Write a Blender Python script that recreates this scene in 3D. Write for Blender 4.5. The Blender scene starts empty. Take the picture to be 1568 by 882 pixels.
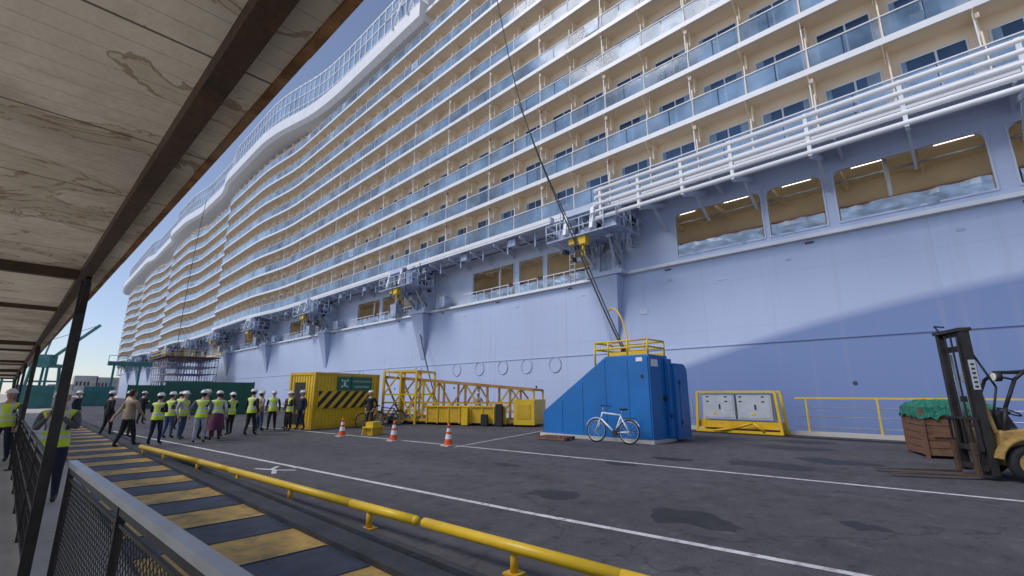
import bpy, math, random
from mathutils import Vector, Matrix
random.seed(7)
S=bpy.context.scene
C=bpy.context.collection
rad=math.radians

# ---------------------------------------------------------------- materials
def pmat(name,col,rough=.55,metal=0,var=.12,scale=2.0,bump=0,bscale=25,dirt=0,dcol=(.12,.09,.06),dscale=4,alpha=1,spec=None,stretch=(1,1,1)):
    m=bpy.data.materials.new(name);m.use_nodes=True
    nt=m.node_tree;N=nt.nodes;L=nt.links
    b=N['Principled BSDF'];b.inputs['Roughness'].default_value=rough;b.inputs['Metallic'].default_value=metal
    if spec is not None:b.inputs['Specular IOR Level'].default_value=spec
    tc=N.new('ShaderNodeTexCoord');mp=N.new('ShaderNodeMapping');mp.inputs['Scale'].default_value=stretch
    L.new(tc.outputs['Object'],mp.inputs['Vector'])
    n=N.new('ShaderNodeTexNoise');n.inputs['Scale'].default_value=scale;n.inputs['Detail'].default_value=3
    L.new(mp.outputs[0],n.inputs['Vector'])
    r=N.new('ShaderNodeMapRange');r.inputs[1].default_value=.3;r.inputs[2].default_value=.7
    r.inputs[3].default_value=1-var;r.inputs[4].default_value=1+var
    L.new(n.outputs[0],r.inputs[0])
    mx=N.new('ShaderNodeMix');mx.data_type='RGBA';mx.blend_type='MULTIPLY';mx.inputs[0].default_value=1
    mx.inputs[6].default_value=(*col,1);L.new(r.outputs[0],mx.inputs[7])
    out=mx.outputs[2]
    if dirt>0:
        n2=N.new('ShaderNodeTexNoise');n2.inputs['Scale'].default_value=dscale;n2.inputs['Detail'].default_value=6;n2.inputs['Roughness'].default_value=.7
        L.new(mp.outputs[0],n2.inputs['Vector'])
        r2=N.new('ShaderNodeMapRange');r2.inputs[1].default_value=.5;r2.inputs[2].default_value=.68;r2.inputs[3].default_value=0;r2.inputs[4].default_value=dirt
        L.new(n2.outputs[0],r2.inputs[0])
        m2=N.new('ShaderNodeMix');m2.data_type='RGBA';L.new(r2.outputs[0],m2.inputs[0]);L.new(out,m2.inputs[6]);m2.inputs[7].default_value=(*dcol,1)
        out=m2.outputs[2]
    L.new(out,b.inputs['Base Color'])
    if bump>0:
        n3=N.new('ShaderNodeTexNoise');n3.inputs['Scale'].default_value=bscale;n3.inputs['Detail'].default_value=3
        L.new(mp.outputs[0],n3.inputs['Vector'])
        bp=N.new('ShaderNodeBump');bp.inputs['Strength'].default_value=bump;bp.inputs['Distance'].default_value=.05
        L.new(n3.outputs[0],bp.inputs['Height']);L.new(bp.outputs[0],b.inputs['Normal'])
    b.inputs['Alpha'].default_value=alpha
    return m
def nodes(m): return m.node_tree.nodes,m.node_tree.links,m.node_tree.nodes['Principled BSDF']
def colsock(m):
    nt=m.node_tree;b=nt.nodes['Principled BSDF'];return b.inputs['Base Color'].links[0].from_socket
def mathn(N,L,op,a,b=None,c=None):
    n=N.new('ShaderNodeMath');n.operation=op
    for i,x in enumerate((a,b,c)):
        if x is None:continue
        if isinstance(x,(int,float)):n.inputs[i].default_value=x
        else:L.new(x,n.inputs[i])
    return n.outputs[0]
def mixc(N,L,f,a,b):
    n=N.new('ShaderNodeMix');n.data_type='RGBA'
    for i,x in ((0,f),(6,a),(7,b)):
        if isinstance(x,(int,float)):n.inputs[i].default_value=x
        elif isinstance(x,tuple):n.inputs[i].default_value=(*x,1)
        else:L.new(x,n.inputs[i])
    return n.outputs[2]

# hull colour : pale blue, blending to darker blue below a sloping curve
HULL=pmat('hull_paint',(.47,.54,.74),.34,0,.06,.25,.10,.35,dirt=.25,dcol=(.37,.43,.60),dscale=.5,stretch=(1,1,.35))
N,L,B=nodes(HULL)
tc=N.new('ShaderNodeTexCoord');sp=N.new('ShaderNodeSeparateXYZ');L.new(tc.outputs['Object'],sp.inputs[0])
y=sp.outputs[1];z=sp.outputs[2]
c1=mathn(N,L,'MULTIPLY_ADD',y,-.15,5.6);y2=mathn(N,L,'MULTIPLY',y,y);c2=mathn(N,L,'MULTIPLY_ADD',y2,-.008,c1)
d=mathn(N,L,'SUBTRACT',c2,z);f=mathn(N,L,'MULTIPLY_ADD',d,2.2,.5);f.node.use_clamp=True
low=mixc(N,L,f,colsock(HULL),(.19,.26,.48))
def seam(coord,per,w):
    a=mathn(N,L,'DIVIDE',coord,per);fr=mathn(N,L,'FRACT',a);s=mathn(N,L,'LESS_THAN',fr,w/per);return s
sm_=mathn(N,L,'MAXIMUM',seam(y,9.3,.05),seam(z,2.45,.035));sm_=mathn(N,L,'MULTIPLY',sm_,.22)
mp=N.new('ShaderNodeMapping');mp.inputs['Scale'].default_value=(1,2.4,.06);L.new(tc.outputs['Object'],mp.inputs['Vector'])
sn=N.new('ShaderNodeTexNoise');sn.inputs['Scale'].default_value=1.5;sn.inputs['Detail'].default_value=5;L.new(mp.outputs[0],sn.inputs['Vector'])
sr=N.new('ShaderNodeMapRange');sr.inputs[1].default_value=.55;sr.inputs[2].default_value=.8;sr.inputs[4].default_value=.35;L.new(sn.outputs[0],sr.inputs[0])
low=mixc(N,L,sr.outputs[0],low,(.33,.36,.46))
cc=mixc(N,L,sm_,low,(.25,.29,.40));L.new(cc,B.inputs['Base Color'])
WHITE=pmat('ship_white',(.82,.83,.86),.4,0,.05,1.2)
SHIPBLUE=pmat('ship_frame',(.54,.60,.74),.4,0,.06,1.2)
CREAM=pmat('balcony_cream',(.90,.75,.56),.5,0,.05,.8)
CREAMW=pmat('balcony_wall',(.88,.75,.58),.55,0,.06,.8)
GLASSR=pmat('railing_glass',(.25,.38,.55),.10,0,.5,.5,alpha=.55,spec=.3)
GLASSF=pmat('railing_glass_far',(.28,.39,.54),.2,0,.4,.37)
WIN=pmat('window_glass',(.04,.09,.18),.05,0,.6,.37)
CURT=pmat('curtain',(.25,.36,.50),.8,0,.2,1.5)
SCREEN=pmat('screen_glass',(.26,.38,.56),.10,0,.3,.3)
DARKIN=pmat('interior_tan',(.88,.76,.56),.6,0,.1,.6)
TARP=pmat('blue_tarp',(.34,.45,.60),.35,0,.45,1.6,.8,2.5,stretch=(1,.6,1))
RAILBR=pmat('teak_rail',(.25,.10,.05),.5)
MACH=pmat('davit_machinery',(.36,.42,.56),.45,0,.3,2.5,dirt=.35,dcol=(.1,.1,.14),dscale=3)
DARKM=pmat('dark_machinery',(.05,.055,.08),.5,0,.3,2)
YEL=pmat('yellow_paint',(.70,.42,.02),.45,0,.15,1.5,dirt=.5,dcol=(.25,.13,.04),dscale=3)
YELB=pmat('bright_yellow',(.80,.52,.02),.4,0,.1,1.5,dirt=.3,dcol=(.32,.18,.05),dscale=3)
ORAN=pmat('truss_orange',(.42,.22,.05),.6,0,.25,2,dirt=.6,dcol=(.16,.07,.03),dscale=2.5)
BLUE=pmat('blue_steel',(.010,.15,.44),.42,0,.12,.9,.08,4,dirt=.35,dcol=(.03,.13,.28),dscale=1.5)
BLACK=pmat('black_paint',(.02,.02,.022),.55,0,.2,3)
RUB=pmat('rubber',(.018,.018,.019),.8,0,.2,6)
STEEL=pmat('galvanised',(.50,.52,.54),.38,.6,.15,3,dirt=.25,dcol=(.2,.19,.18),dscale=6)
DSTEEL=pmat('dark_steel',(.035,.032,.032),.5,.3,.3,5,dirt=.3,dcol=(.09,.045,.02),dscale=6)
BROWN=pmat('brown_steel',(.085,.052,.032),.6,.1,.3,3,.2,20,dirt=.45,dcol=(.18,.08,.03),dscale=4)
RUST=pmat('rust_edge',(.34,.17,.07),.8,0,.5,8,.5,30,dirt=.5,dcol=(.5,.42,.32),dscale=3)
GREY=pmat('grey_cabinet',(.50,.53,.56),.5,0,.08,2,dirt=.3,dcol=(.3,.27,.22),dscale=3)
GREEN=pmat('green_container',(.015,.12,.075),.5,0,.2,1,dirt=.4,dcol=(.05,.06,.045),dscale=2)
TEAL=pmat('teal_structure',(.05,.20,.19),.5,0,.2,1)
SIGNG=pmat('sign_green',(.0,.16,.10),.4,0,.04,1)
PAINT=pmat('white_marking',(.66,.66,.66),.7,0,.15,2,dirt=.8,dcol=(.13,.13,.135),dscale=7)
CONE=pmat('cone_orange',(.85,.10,.02),.5,0,.1,4)
WOOD=pmat('crate_wood',(.20,.10,.055),.75,0,.35,3,.4,20,dirt=.4,dcol=(.05,.03,.02),dscale=3,stretch=(1,1,5))
PALW=pmat('pallet_wood',(.20,.10,.07),.8,0,.3,4)
NET=pmat('green_net',(.02,.18,.12),.8,0,.5,9,1,30)
CONC=pmat('concrete',(.55,.51,.45),.85,0,.2,.5,.2,20,dirt=.35,dcol=(.20,.19,.18),dscale=1)
RAMPB=pmat('ramp_rubber',(.06,.07,.10),.6,0,.3,3,.3,60,dirt=.3,dcol=(.13,.12,.12),dscale=5)
RAMPY=pmat('ramp_yellow',(.66,.41,.10),.6,0,.3,3,.25,60,dirt=.75,dcol=(.15,.12,.10),dscale=4)
KERB=pmat('kerb_black',(.045,.05,.06),.7,0,.35,2,.3,30,dirt=.3,dcol=(.12,.10,.09),dscale=3)
LAMP=bpy.data.materials.new('strip_lamp');LAMP.use_nodes=True
LAMP.node_tree.nodes['Principled BSDF'].inputs['Emission Color'].default_value=(1,.93,.8,1);LAMP.node_tree.nodes['Principled BSDF'].inputs['Emission Strength'].default_value=3
SKIN=pmat('skin',(.55,.32,.22),.5,0,.08,8)
HAIR=pmat('hair',(.035,.022,.015),.6,0,.2,20)
HELM=pmat('helmet_white',(.80,.80,.78),.3,0,.03,4)
SHOE=pmat('shoes',(.03,.028,.028),.5)
def vestmat():
    m=pmat('hi_vis_vest',(.66,.85,.03),.55,0,.1,5,.3,12)
    N,L,B=nodes(m)
    tc=N.new('ShaderNodeTexCoord');sp=N.new('ShaderNodeSeparateXYZ');L.new(tc.outputs['Object'],sp.inputs[0])
    z=sp.outputs[2];x=mathn(N,L,'ABSOLUTE',sp.outputs[0])
    def band(c,a,w):return mathn(N,L,'COMPARE',c,a,w)
    b=mathn(N,L,'MAXIMUM',band(z,1.02,.028),band(z,1.14,.028))
    v=mathn(N,L,'MULTIPLY',band(x,.105,.026),mathn(N,L,'GREATER_THAN',z,1.14))
    b=mathn(N,L,'MAXIMUM',b,v)
    L.new(mixc(N,L,b,colsock(m),(.62,.64,.66)),B.inputs['Base Color'])
    return m
VEST=vestmat()
# asphalt
ASPH=pmat('asphalt',(.085,.081,.090),.82,0,.25,.35,.35,90,dirt=.65,dcol=(.040,.038,.042),dscale=.55,stretch=(1,.45,1))
N,L,B=nodes(ASPH)
tc=N.new('ShaderNodeTexCoord')
nn=N.new('ShaderNodeTexNoise');nn.inputs['Scale'].default_value=70;nn.inputs['Detail'].default_value=3;L.new(tc.outputs['Object'],nn.inputs['Vector'])
g=mathn(N,L,'MULTIPLY_ADD',nn.outputs[0],1.9,.05)
mm=N.new('ShaderNodeMix');mm.data_type='RGBA';mm.blend_type='MULTIPLY';mm.inputs[0].default_value=1
L.new(colsock(ASPH),mm.inputs[6]);L.new(g,mm.inputs[7])
vo=N.new('ShaderNodeTexVoronoi');vo.feature='DISTANCE_TO_EDGE';vo.inputs['Scale'].default_value=.16
wn=N.new('ShaderNodeTexNoise');wn.inputs['Scale'].default_value=1.3;wn.inputs['Detail'].default_value=5;L.new(tc.outputs['Object'],wn.inputs['Vector'])
va=N.new('ShaderNodeVectorMath');va.operation='MULTIPLY_ADD';L.new(wn.outputs['Color'],va.inputs[0]);va.inputs[1].default_value=(.9,.9,.9);L.new(tc.outputs['Object'],va.inputs[2])
L.new(va.outputs[0],vo.inputs['Vector'])
cr=mathn(N,L,'LESS_THAN',vo.outputs['Distance'],.0022);cr=mathn(N,L,'MULTIPLY',cr,.45)
lp=N.new('ShaderNodeTexNoise');lp.inputs['Scale'].default_value=2.6;lp.inputs['Detail'].default_value=9;lp.inputs['Roughness'].default_value=.8;L.new(tc.outputs['Object'],lp.inputs['Vector'])
lf=N.new('ShaderNodeMapRange');lf.inputs[1].default_value=.54;lf.inputs[2].default_value=.68;lf.inputs[4].default_value=.45;L.new(lp.outputs[0],lf.inputs[0])
df=N.new('ShaderNodeMapRange');df.inputs[1].default_value=.47;df.inputs[2].default_value=.36;df.inputs[4].default_value=.85;L.new(lp.outputs[0],df.inputs[0])
o=mixc(N,L,lf.outputs[0],mm.outputs[2],(.20,.19,.185))
o=mixc(N,L,df.outputs[0],o,(.026,.025,.028))
o=mixc(N,L,cr,o,(.02,.02,.02));L.new(o,B.inputs['Base Color'])
STAIN=pmat('oil_stain',(.028,.027,.030),.6,0,.3,3)
# plywood ceiling
PLY=pmat('canopy_board',(.95,.87,.72),.75,0,.22,.9,.15,12,dirt=.6,dcol=(.58,.49,.38),dscale=1.6)
N,L,B=nodes(PLY)
tc=N.new('ShaderNodeTexCoord');sp=N.new('ShaderNodeSeparateXYZ');L.new(tc.outputs['Object'],sp.inputs[0])
fr=mathn(N,L,'FRACT',mathn(N,L,'DIVIDE',sp.outputs[1],.11));s1=mathn(N,L,'LESS_THAN',fr,.04)
fr2=mathn(N,L,'FRACT',mathn(N,L,'DIVIDE',sp.outputs[1],.88));s2=mathn(N,L,'LESS_THAN',fr2,.013)
wn=N.new('ShaderNodeTexNoise');wn.inputs['Scale'].default_value=1.1;wn.inputs['Detail'].default_value=7;wn.inputs['Distortion'].default_value=1.2;L.new(tc.outputs['Object'],wn.inputs['Vector'])
ring=mathn(N,L,'COMPARE',wn.outputs[0],.56,.006);ring2=mathn(N,L,'COMPARE',wn.outputs[0],.62,.008);ring=mathn(N,L,'MAXIMUM',ring,ring2)
insd=mathn(N,L,'GREATER_THAN',wn.outputs[0],.56)
o=mixc(N,L,mathn(N,L,'MULTIPLY',insd,.22),colsock(PLY),(.45,.30,.15))
o=mixc(N,L,mathn(N,L,'MULTIPLY',ring,.55),o,(.26,.14,.06))
o=mixc(N,L,mathn(N,L,'MULTIPLY',s1,.45),o,(.20,.15,.10));o=mixc(N,L,mathn(N,L,'MULTIPLY',s2,.85),o,(.06,.04,.03))
L.new(o,B.inputs['Base Color'])
WATER=pmat('water_surface',(.01,.03,.04),.08,0,.2,.3,.4,2)
CLOTH={}
def cloth(c):
    k=tuple(c)
    if k not in CLOTH:CLOTH[k]=pmat('cloth_%02d'%len(CLOTH),c,.8,0,.15,8,.3,14)
    return CLOTH[k]

# ---------------------------------------------------------------- mesh builder
class MB:
    def __init__(s):s.v=[];s.f=[];s.m=[];s.mats=[];s.sm=[];s.M=None
    def mi(s,m):
        if m not in s.mats:s.mats.append(m)
        return s.mats.index(m)
    def add(s,vs,fs,m,smooth=False):
        o=len(s.v)
        if s.M is not None:vs=[tuple(s.M@Vector(p)) for p in vs]
        s.v+=vs;i=s.mi(m)
        for f in fs:s.f.append([o+k for k in f]);s.m.append(i);s.sm.append(smooth)
    def box(s,x0,x1,y0,y1,z0,z1,m,mb=None):
        vs=[(x0,y0,z0),(x1,y0,z0),(x1,y1,z0),(x0,y1,z0),(x0,y0,z1),(x1,y0,z1),(x1,y1,z1),(x0,y1,z1)]
        fs=[(4,5,6,7),(0,1,5,4),(1,2,6,5),(2,3,7,6),(3,0,4,7)]
        s.add(vs,fs,m);o=len(s.v)-8;s.f.append([o+3,o+2,o+1,o]);s.m.append(s.mi(mb or m));s.sm.append(False)
    def seg(s,y0,y1,a0,a1,b0,b1,z0,z1,m,mb=None):
        vs=[(a0,y0,z0),(b0,y0,z0),(b1,y1,z0),(a1,y1,z0),(a0,y0,z1),(b0,y0,z1),(b1,y1,z1),(a1,y1,z1)]
        s.add(vs,[(4,5,6,7),(0,1,5,4),(1,2,6,5),(2,3,7,6),(3,0,4,7)],m);o=len(s.v)-8
        s.f.append([o+3,o+2,o+1,o]);s.m.append(s.mi(mb or m));s.sm.append(False)
    def cyl(s,p0,p1,r,m,n=8,r2=None,caps=True):
        p0=Vector(p0);p1=Vector(p1);d=p1-p0
        if d.length<1e-6:return
        q=d.to_track_quat('Z','Y');r2=r if r2 is None else r2;vs=[];fs=[]
        for p,rr in((p0,r),(p1,r2)):
            for i in range(n):
                a=2*math.pi*i/n;vs.append(tuple(p+q@Vector((rr*math.cos(a),rr*math.sin(a),0))))
        for i in range(n):fs.append((i,(i+1)%n,n+(i+1)%n,n+i))
        s.add(vs,fs,m,True)
        if caps:
            o=len(s.v)-2*n;i=s.mi(m)
            s.f.append([o+k for k in range(n)][::-1]);s.m.append(i);s.sm.append(False)
            s.f.append([o+n+k for k in range(n)]);s.m.append(i);s.sm.append(False)
    def bar(s,p0,p1,w,h,m):
        p0=Vector(p0);p1=Vector(p1);d=p1-p0;q=d.to_track_quat('Y','Z');vs=[]
        for p in(p0,p1):
            for a,b in((-1,-1),(1,-1),(1,1),(-1,1)):vs.append(tuple(p+q@Vector((a*w/2,0,b*h/2))))
        s.add(vs,[(0,3,2,1),(4,5,6,7),(0,1,5,4),(1,2,6,5),(2,3,7,6),(3,0,4,7)],m)
    def tube(s,pts,r,m,n=6):
        for a,b in zip(pts,pts[1:]):s.cyl(a,b,r,m,n)
    def prism(s,poly,axis,a,b,m):
        n=len(poly);vs=[]
        for t in(a,b):
            for p in poly:
                vs.append((t,p[0],p[1]) if axis=='x' else ((p[0],t,p[1]) if axis=='y' else (p[0],p[1],t)))
        fs=[tuple(range(n))[::-1],tuple(range(n,2*n))]+[(i,(i+1)%n,n+(i+1)%n,n+i) for i in range(n)]
        s.add(vs,fs,m)
    def torus(s,c,R,r,axis,m,N=28,n=8):
        c=Vector(c);q=Vector(axis).to_track_quat('Z','Y');vs=[];fs=[]
        for i in range(N):
            a=2*math.pi*i/N
            for j in range(n):
                b=2*math.pi*j/n
                vs.append(tuple(c+q@Vector(((R+r*math.cos(b))*math.cos(a),(R+r*math.cos(b))*math.sin(a),r*math.sin(b)))))
        for i in range(N):
            for j in range(n):fs.append((i*n+j,((i+1)%N)*n+j,((i+1)%N)*n+(j+1)%n,i*n+(j+1)%n))
        s.add(vs,fs,m,True)
    def ell(s,c,rx,ry,rz,m,nu=14,nv=8,v0=-90,v1=90):
        vs=[];fs=[]
        for j in range(nv+1):
            b=rad(v0+(v1-v0)*j/nv)
            for i in range(nu):
                a=2*math.pi*i/nu;vs.append((c[0]+rx*math.cos(a)*math.cos(b),c[1]+ry*math.sin(a)*math.cos(b),c[2]+rz*math.sin(b)))
        for j in range(nv):
            for i in range(nu):fs.append((j*nu+i,j*nu+(i+1)%nu,(j+1)*nu+(i+1)%nu,(j+1)*nu+i))
        s.add(vs,fs,m,True)
    def obj(s,name,parent=None,bevel=0):
        me=bpy.data.meshes.new(name);me.from_pydata(s.v,[],s.f)
        for m in s.mats:me.materials.append(m)
        me.polygons.foreach_set('material_index',s.m);me.polygons.foreach_set('use_smooth',s.sm);me.update()
        o=bpy.data.objects.new(name,me);C.objects.link(o)
        if parent:o.parent=parent
        if bevel:
            b=o.modifiers.new('bev','BEVEL');b.width=bevel;b.segments=2;b.limit_method='ANGLE'
        return o
def empty(name,loc=(0,0,0),rz=0):
    o=bpy.data.objects.new(name,None);o.empty_display_size=.3;C.objects.link(o);o.location=loc;o.rotation_euler=(0,0,rz);return o

# ---------------------------------------------------------------- camera, light
cd=bpy.data.cameras.new('camera');cam=bpy.data.objects.new('camera',cd);C.objects.link(cam);S.camera=cam
cd.lens=16.07;cd.sensor_width=36;cd.clip_end=3000;cd.clip_start=.05
cam.location=(0,0,1.68);cam.rotation_euler=(rad(90+12.95),0,rad(-46))
EL,AZ=48,-62   # bright hazy sun high over the quay; azimuth from +Y toward +X
SUNE,SKYS=2.05,.115
w=bpy.data.worlds.new('World');S.world=w;w.use_nodes=True
sk=w.node_tree.nodes.new('ShaderNodeTexSky');sk.sky_type='NISHITA';sk.sun_disc=False;sk.sun_elevation=rad(EL);sk.sun_rotation=rad(AZ);sk.air_density=1.0;sk.dust_density=.25;sk.ozone_density=1.6
hs=w.node_tree.nodes.new('ShaderNodeHueSaturation');hs.inputs['Saturation'].default_value=.72;w.node_tree.links.new(sk.outputs[0],hs.inputs['Color'])
tm=w.node_tree.nodes.new('ShaderNodeMix');tm.data_type='RGBA';tm.blend_type='MULTIPLY';tm.inputs[0].default_value=1;tm.inputs[7].default_value=(.93,.98,1.14,1)
w.node_tree.links.new(hs.outputs[0],tm.inputs[6]);w.node_tree.links.new(tm.outputs[2],w.node_tree.nodes['Background'].inputs[0])
w.node_tree.nodes['Background'].inputs[1].default_value=SKYS
sd=bpy.data.lights.new('sun','SUN');sd.energy=SUNE;sd.angle=rad(24);sd.color=(1,.95,.88)
sun=bpy.data.objects.new('sun',sd);C.objects.link(sun)
dv=Vector((math.sin(rad(AZ))*math.cos(rad(EL)),math.cos(rad(AZ))*math.cos(rad(EL)),math.sin(rad(EL))))
sun.rotation_euler=dv.to_track_quat('Z','Y').to_euler();sun.location=(0,0,80)
S.view_settings.view_transform='Standard';S.view_settings.look='None';S.view_settings.exposure=0

# ---------------------------------------------------------------- ground
b=MB();b.add([(-900,-900,-.006),(23,-900,-.006),(23,1200,-.006),(-900,1200,-.006)],[(0,1,2,3)],CONC);b.add([(23,-900,-.006),(23,1200,-.006),(23,1200,-6),(23,-900,-6)],[(3,2,1,0)],CONC);b.obj('ground')
b=MB();b.add([(3.0,-60,0),(22.9,-60,0),(22.9,300,0),(1.0,300,0)],[(0,1,2,3)],ASPH);b.obj('road')
b=MB();b.add([(23,-900,-2.2),(1200,-900,-2.2),(1200,1200,-2.2),(23,1200,-2.2)],[(0,1,2,3)],WATER);b.obj('water')
b=MB()
def strip(pts,w,z=.004,m=PAINT):
    for (x0,y0),(x1,y1) in zip(pts,pts[1:]):
        d=Vector((x1-x0,y1-y0)).normalized();n=Vector((-d.y,d.x))*w/2
        b.add([(x0-n.x,y0-n.y,z),(x0+n.x,y0+n.y,z),(x1+n.x,y1+n.y,z),(x1-n.x,y1-n.y,z)],[(3,2,1,0)],m)
strip([(3.0,28),(4.08,17.3),(5.28,4.88),(5.75,.97),(6.6,-8)],.11)
strip([(8.4,28),(9.68,16.0),(11.3,-.4),(12.1,-9)],.12)
strip([(9.75,11.97),(16.6,14.1)],.07,.0045)
strip([(3.9,11.9),(4.15,11.4),(3.95,10.9)],.1,.005);strip([(4.1,11.5),(4.4,11.9)],.09,.006);strip([(4.1,11.4),(4.45,11.0)],.09,.007);strip([(4.55,11.4),(4.66,11.4)],.16,.008)
b.obj('road_markings')
b=MB()
for q_,(x,y,rx,ry) in enumerate([(6.5,5.3,.34,.5),(6.6,2.95,.40,.7),(12.6,3.6,.5,1.1),(14.4,2.6,.5,.8),(12.0,5.8,.3,.5),(8.3,8.2,.2,.4),(17,4.2,.6,1.0),(7.8,1.2,.2,.25),(10.3,6.3,.2,.4),(19.3,4.5,.5,1.2)]):
    n=40;ph=random.random()*6
    b.add([(x+rx*(1+.22*math.sin(3*t*2*math.pi/n+ph)+.15*math.sin(7*t*2*math.pi/n+2*ph)+random.uniform(-.08,.08))*math.cos(2*math.pi*t/n),y+ry*(1+.2*math.sin(2*t*2*math.pi/n+ph)+random.uniform(-.1,.1))*math.sin(2*math.pi*t/n),.0025+.0001*q_) for t in range(n)],[tuple(range(n))],STAIN)
b.obj('oil_stains')
b=MB();b.box(22.35,22.99,-60,300,-.5,.14,CONC);b.box(21.2,21.28,-60,300,-.02,.03,DSTEEL);b.box(20.9,20.98,-60,300,-.02,.03,DSTEEL)
b.obj('quay_edge')

# ---------------------------------------------------------------- ramp, kerbs, yellow guard rail
def rx(y):return 2.65-.0135*y
b=MB();yy=-3.0;k=0
while yy<45:
    y1=yy+(.95 if k%2 else .9);m=RAMPY if k%2 else RAMPB
    b.add([(1.0,yy,.05),(rx(yy),yy,.05),(rx(y1),y1,.05),(1.0,y1,.05)],[(0,1,2,3)],m)
    b.box(1.02,rx(yy)-.02,yy-.012,yy+.012,.045,.058,KERB)
    yy=y1;k+=1
b.add([(1,-3,.05),(1,45,.05),(1,45,0),(1,-3,0)],[(0,1,2,3)],RAMPB)
b.obj('hazard_striped_ramp')
b=MB()
for a,c,zt in((.0,.10,.12),(.14,.34,.09),(.36,.44,.14)):
    b.seg(-3,45,rx(-3)+a,rx(45)+a,rx(-3)+c,rx(45)+c,-.01,zt,KERB)
b.obj('kerb',bevel=.01)
rail=[(3.75,-.6),(3.55,2.2),(3.37,4.62)],[(3.35,4.78),(3.25,6.1),(2.95,10.3)],[(2.94,10.4),(2.82,12),(2.42,16.5)]
feet=[(3.66,.6),(3.50,3.35),(3.29,5.7),(3.13,7.85),(2.98,9.95),(2.81,12.1),(2.6,14.4),(2.45,16.2)]
b=MB()
for r in rail:
    P=[(x,y,.25) for x,y in r];b.tube(P,.055,YELB,12)
    for p in P:b.ell(p,.055,.055,.055,YELB,10,6)
for x,y in feet:b.cyl((x,y,0),(x,y,.23),.04,YEL,10);b.box(x-.08,x+.08,y-.08,y+.08,0,.02,YEL)
b.obj('yellow_guard_rail')

# ---------------------------------------------------------------- covered walkway
def cx(y):return .525-.022*y
canopy=empty('walkway_canopy')
b=MB();b.seg(-5,60,-3.2,-4.5,cx(-5),cx(60),2.86,2.90,PLY)
b.obj('ceiling_boards',canopy)
b=MB()
yy=-5
while yy<60:
    y1=yy+1.3;q=lambda:random.uniform(-.004,.004)
    b.seg(yy,y1,cx(yy)-.015+q(),cx(y1)-.015+q(),cx(yy)+.02,cx(y1)+.02,2.845+q(),2.94,RUST);yy=y1
b.seg(-5,60,-3.2,-4.5,cx(-5)+.02,cx(60)+.02,2.951,2.97,RUST)
b.obj('edge_flashing',canopy)
b=MB()
b.seg(-5,60,cx(-5)-.215,cx(60)-.215,cx(-5)-.155,cx(60)-.155,2.765,2.858,BROWN)
b.seg(-5,60,cx(-5)-.225,cx(60)-.225,cx(-5)-.145,cx(60)-.145,2.75,2.764,BROWN)
b.seg(-5,60,-2.9,-4.2,-2.8,-4.1,2.74,2.858,BROWN)
for y in(-3.3,6.1,15.6,25,34.5,44,53.5):
    b.box(-3.1-.022*y,cx(y)-.22,y-.04,y+.04,2.766,2.857,BROWN)
    if y>0:b.box(-3.1-.022*y,cx(y)-.22,y+2.9,y+2.94,2.80,2.857,BROWN)
b.obj('beams',canopy)
b=MB()
for y in(-3.3,6.1,15.6,25,34.5,44,53.5):
    x=cx(y)-.155;b.box(x-.04,x+.04,y-.04,y+.04,0,2.749,DSTEEL);b.box(x-.1,x+.1,y-.1,y+.1,0,.02,DSTEEL)
    x=-2.85-.022*y;b.box(x-.045,x+.045,y-.045,y+.045,0,2.74,DSTEEL)
    x=cx(y)-.155;b.bar((x,y-.05,2.45),(x,y-.32,2.74),.04,.04,DSTEEL)
b.obj('posts',canopy)
b=MB()
def fx(y):return cx(y)-.14
for z in(1.08,.98,.55,.12):b.bar((fx(6.15),6.15,z),(fx(50),50,z),.035 if z!=.98 else .02,.035,DSTEEL)
y=6.2;i=0
while y<40:
    b.bar((fx(y),y,.12 if i%12 else 0),(fx(y),y,.98 if i%12 else 1.1),.014 if i%12 else .05,.014 if i%12 else .05,DSTEEL);y+=.16 if y<22 else .4;i+=1
for z in(.26,.4,.7,.84):b.bar((fx(6.15),6.15,z),(fx(40),40,z),.01,.01,DSTEEL)
b.obj('steel_barrier')
b=MB()
for z in(1.05,.55):b.bar((-1.9,3,z),(-2.8,45,z),.035,.035,DSTEEL)
y=3
while y<45:b.bar((-1.9-.021*(y-3),y,0),(-1.9-.021*(y-3),y,1.05),.03,.03,DSTEEL);y+=1.0
b.obj('inner_barrier')
b=MB()
def hx(y):return .69-.05*y
A=lambda y,z:(hx(y),y,z)
b.bar(A(-1,1.06),A(5.95,1.06),.062,.045,STEEL);b.bar(A(-1,1.01),A(5.95,1.01),.035,.05,DSTEEL)
b.bar(A(-1,.12),A(5.95,.12),.04,.04,DSTEEL);b.bar(A(-1,.93),A(5.95,.93),.02,.02,DSTEEL)
for y in(-1,1.4,3.7,5.9):b.bar(A(y,0),A(y,1.03),.045,.045,DSTEEL)
y=-1.8
while y<5.95:
    for sgn in(1,-1):
        y0,y1=y,y+.8;z0,z1=(.12,.93) if sgn>0 else (.93,.12)
        if y0<-1:t=(-1-y0)/.8;z0=z0+(z1-z0)*t;y0=-1
        if y1>5.9:t=(5.9-y0)/(y1-y0);z1=z0+(z1-z0)*t;y1=5.9
        if y1>y0:b.bar(A(y0,z0),A(y1,z1),.004,.004,DSTEEL)
    y+=.07
b.obj('mesh_handrail_fence')
b=MB();b.seg(-5,60,-3.4,-4.4,.9,.3,-.003,.004,CONC);b.obj('walkway_floor')

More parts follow.
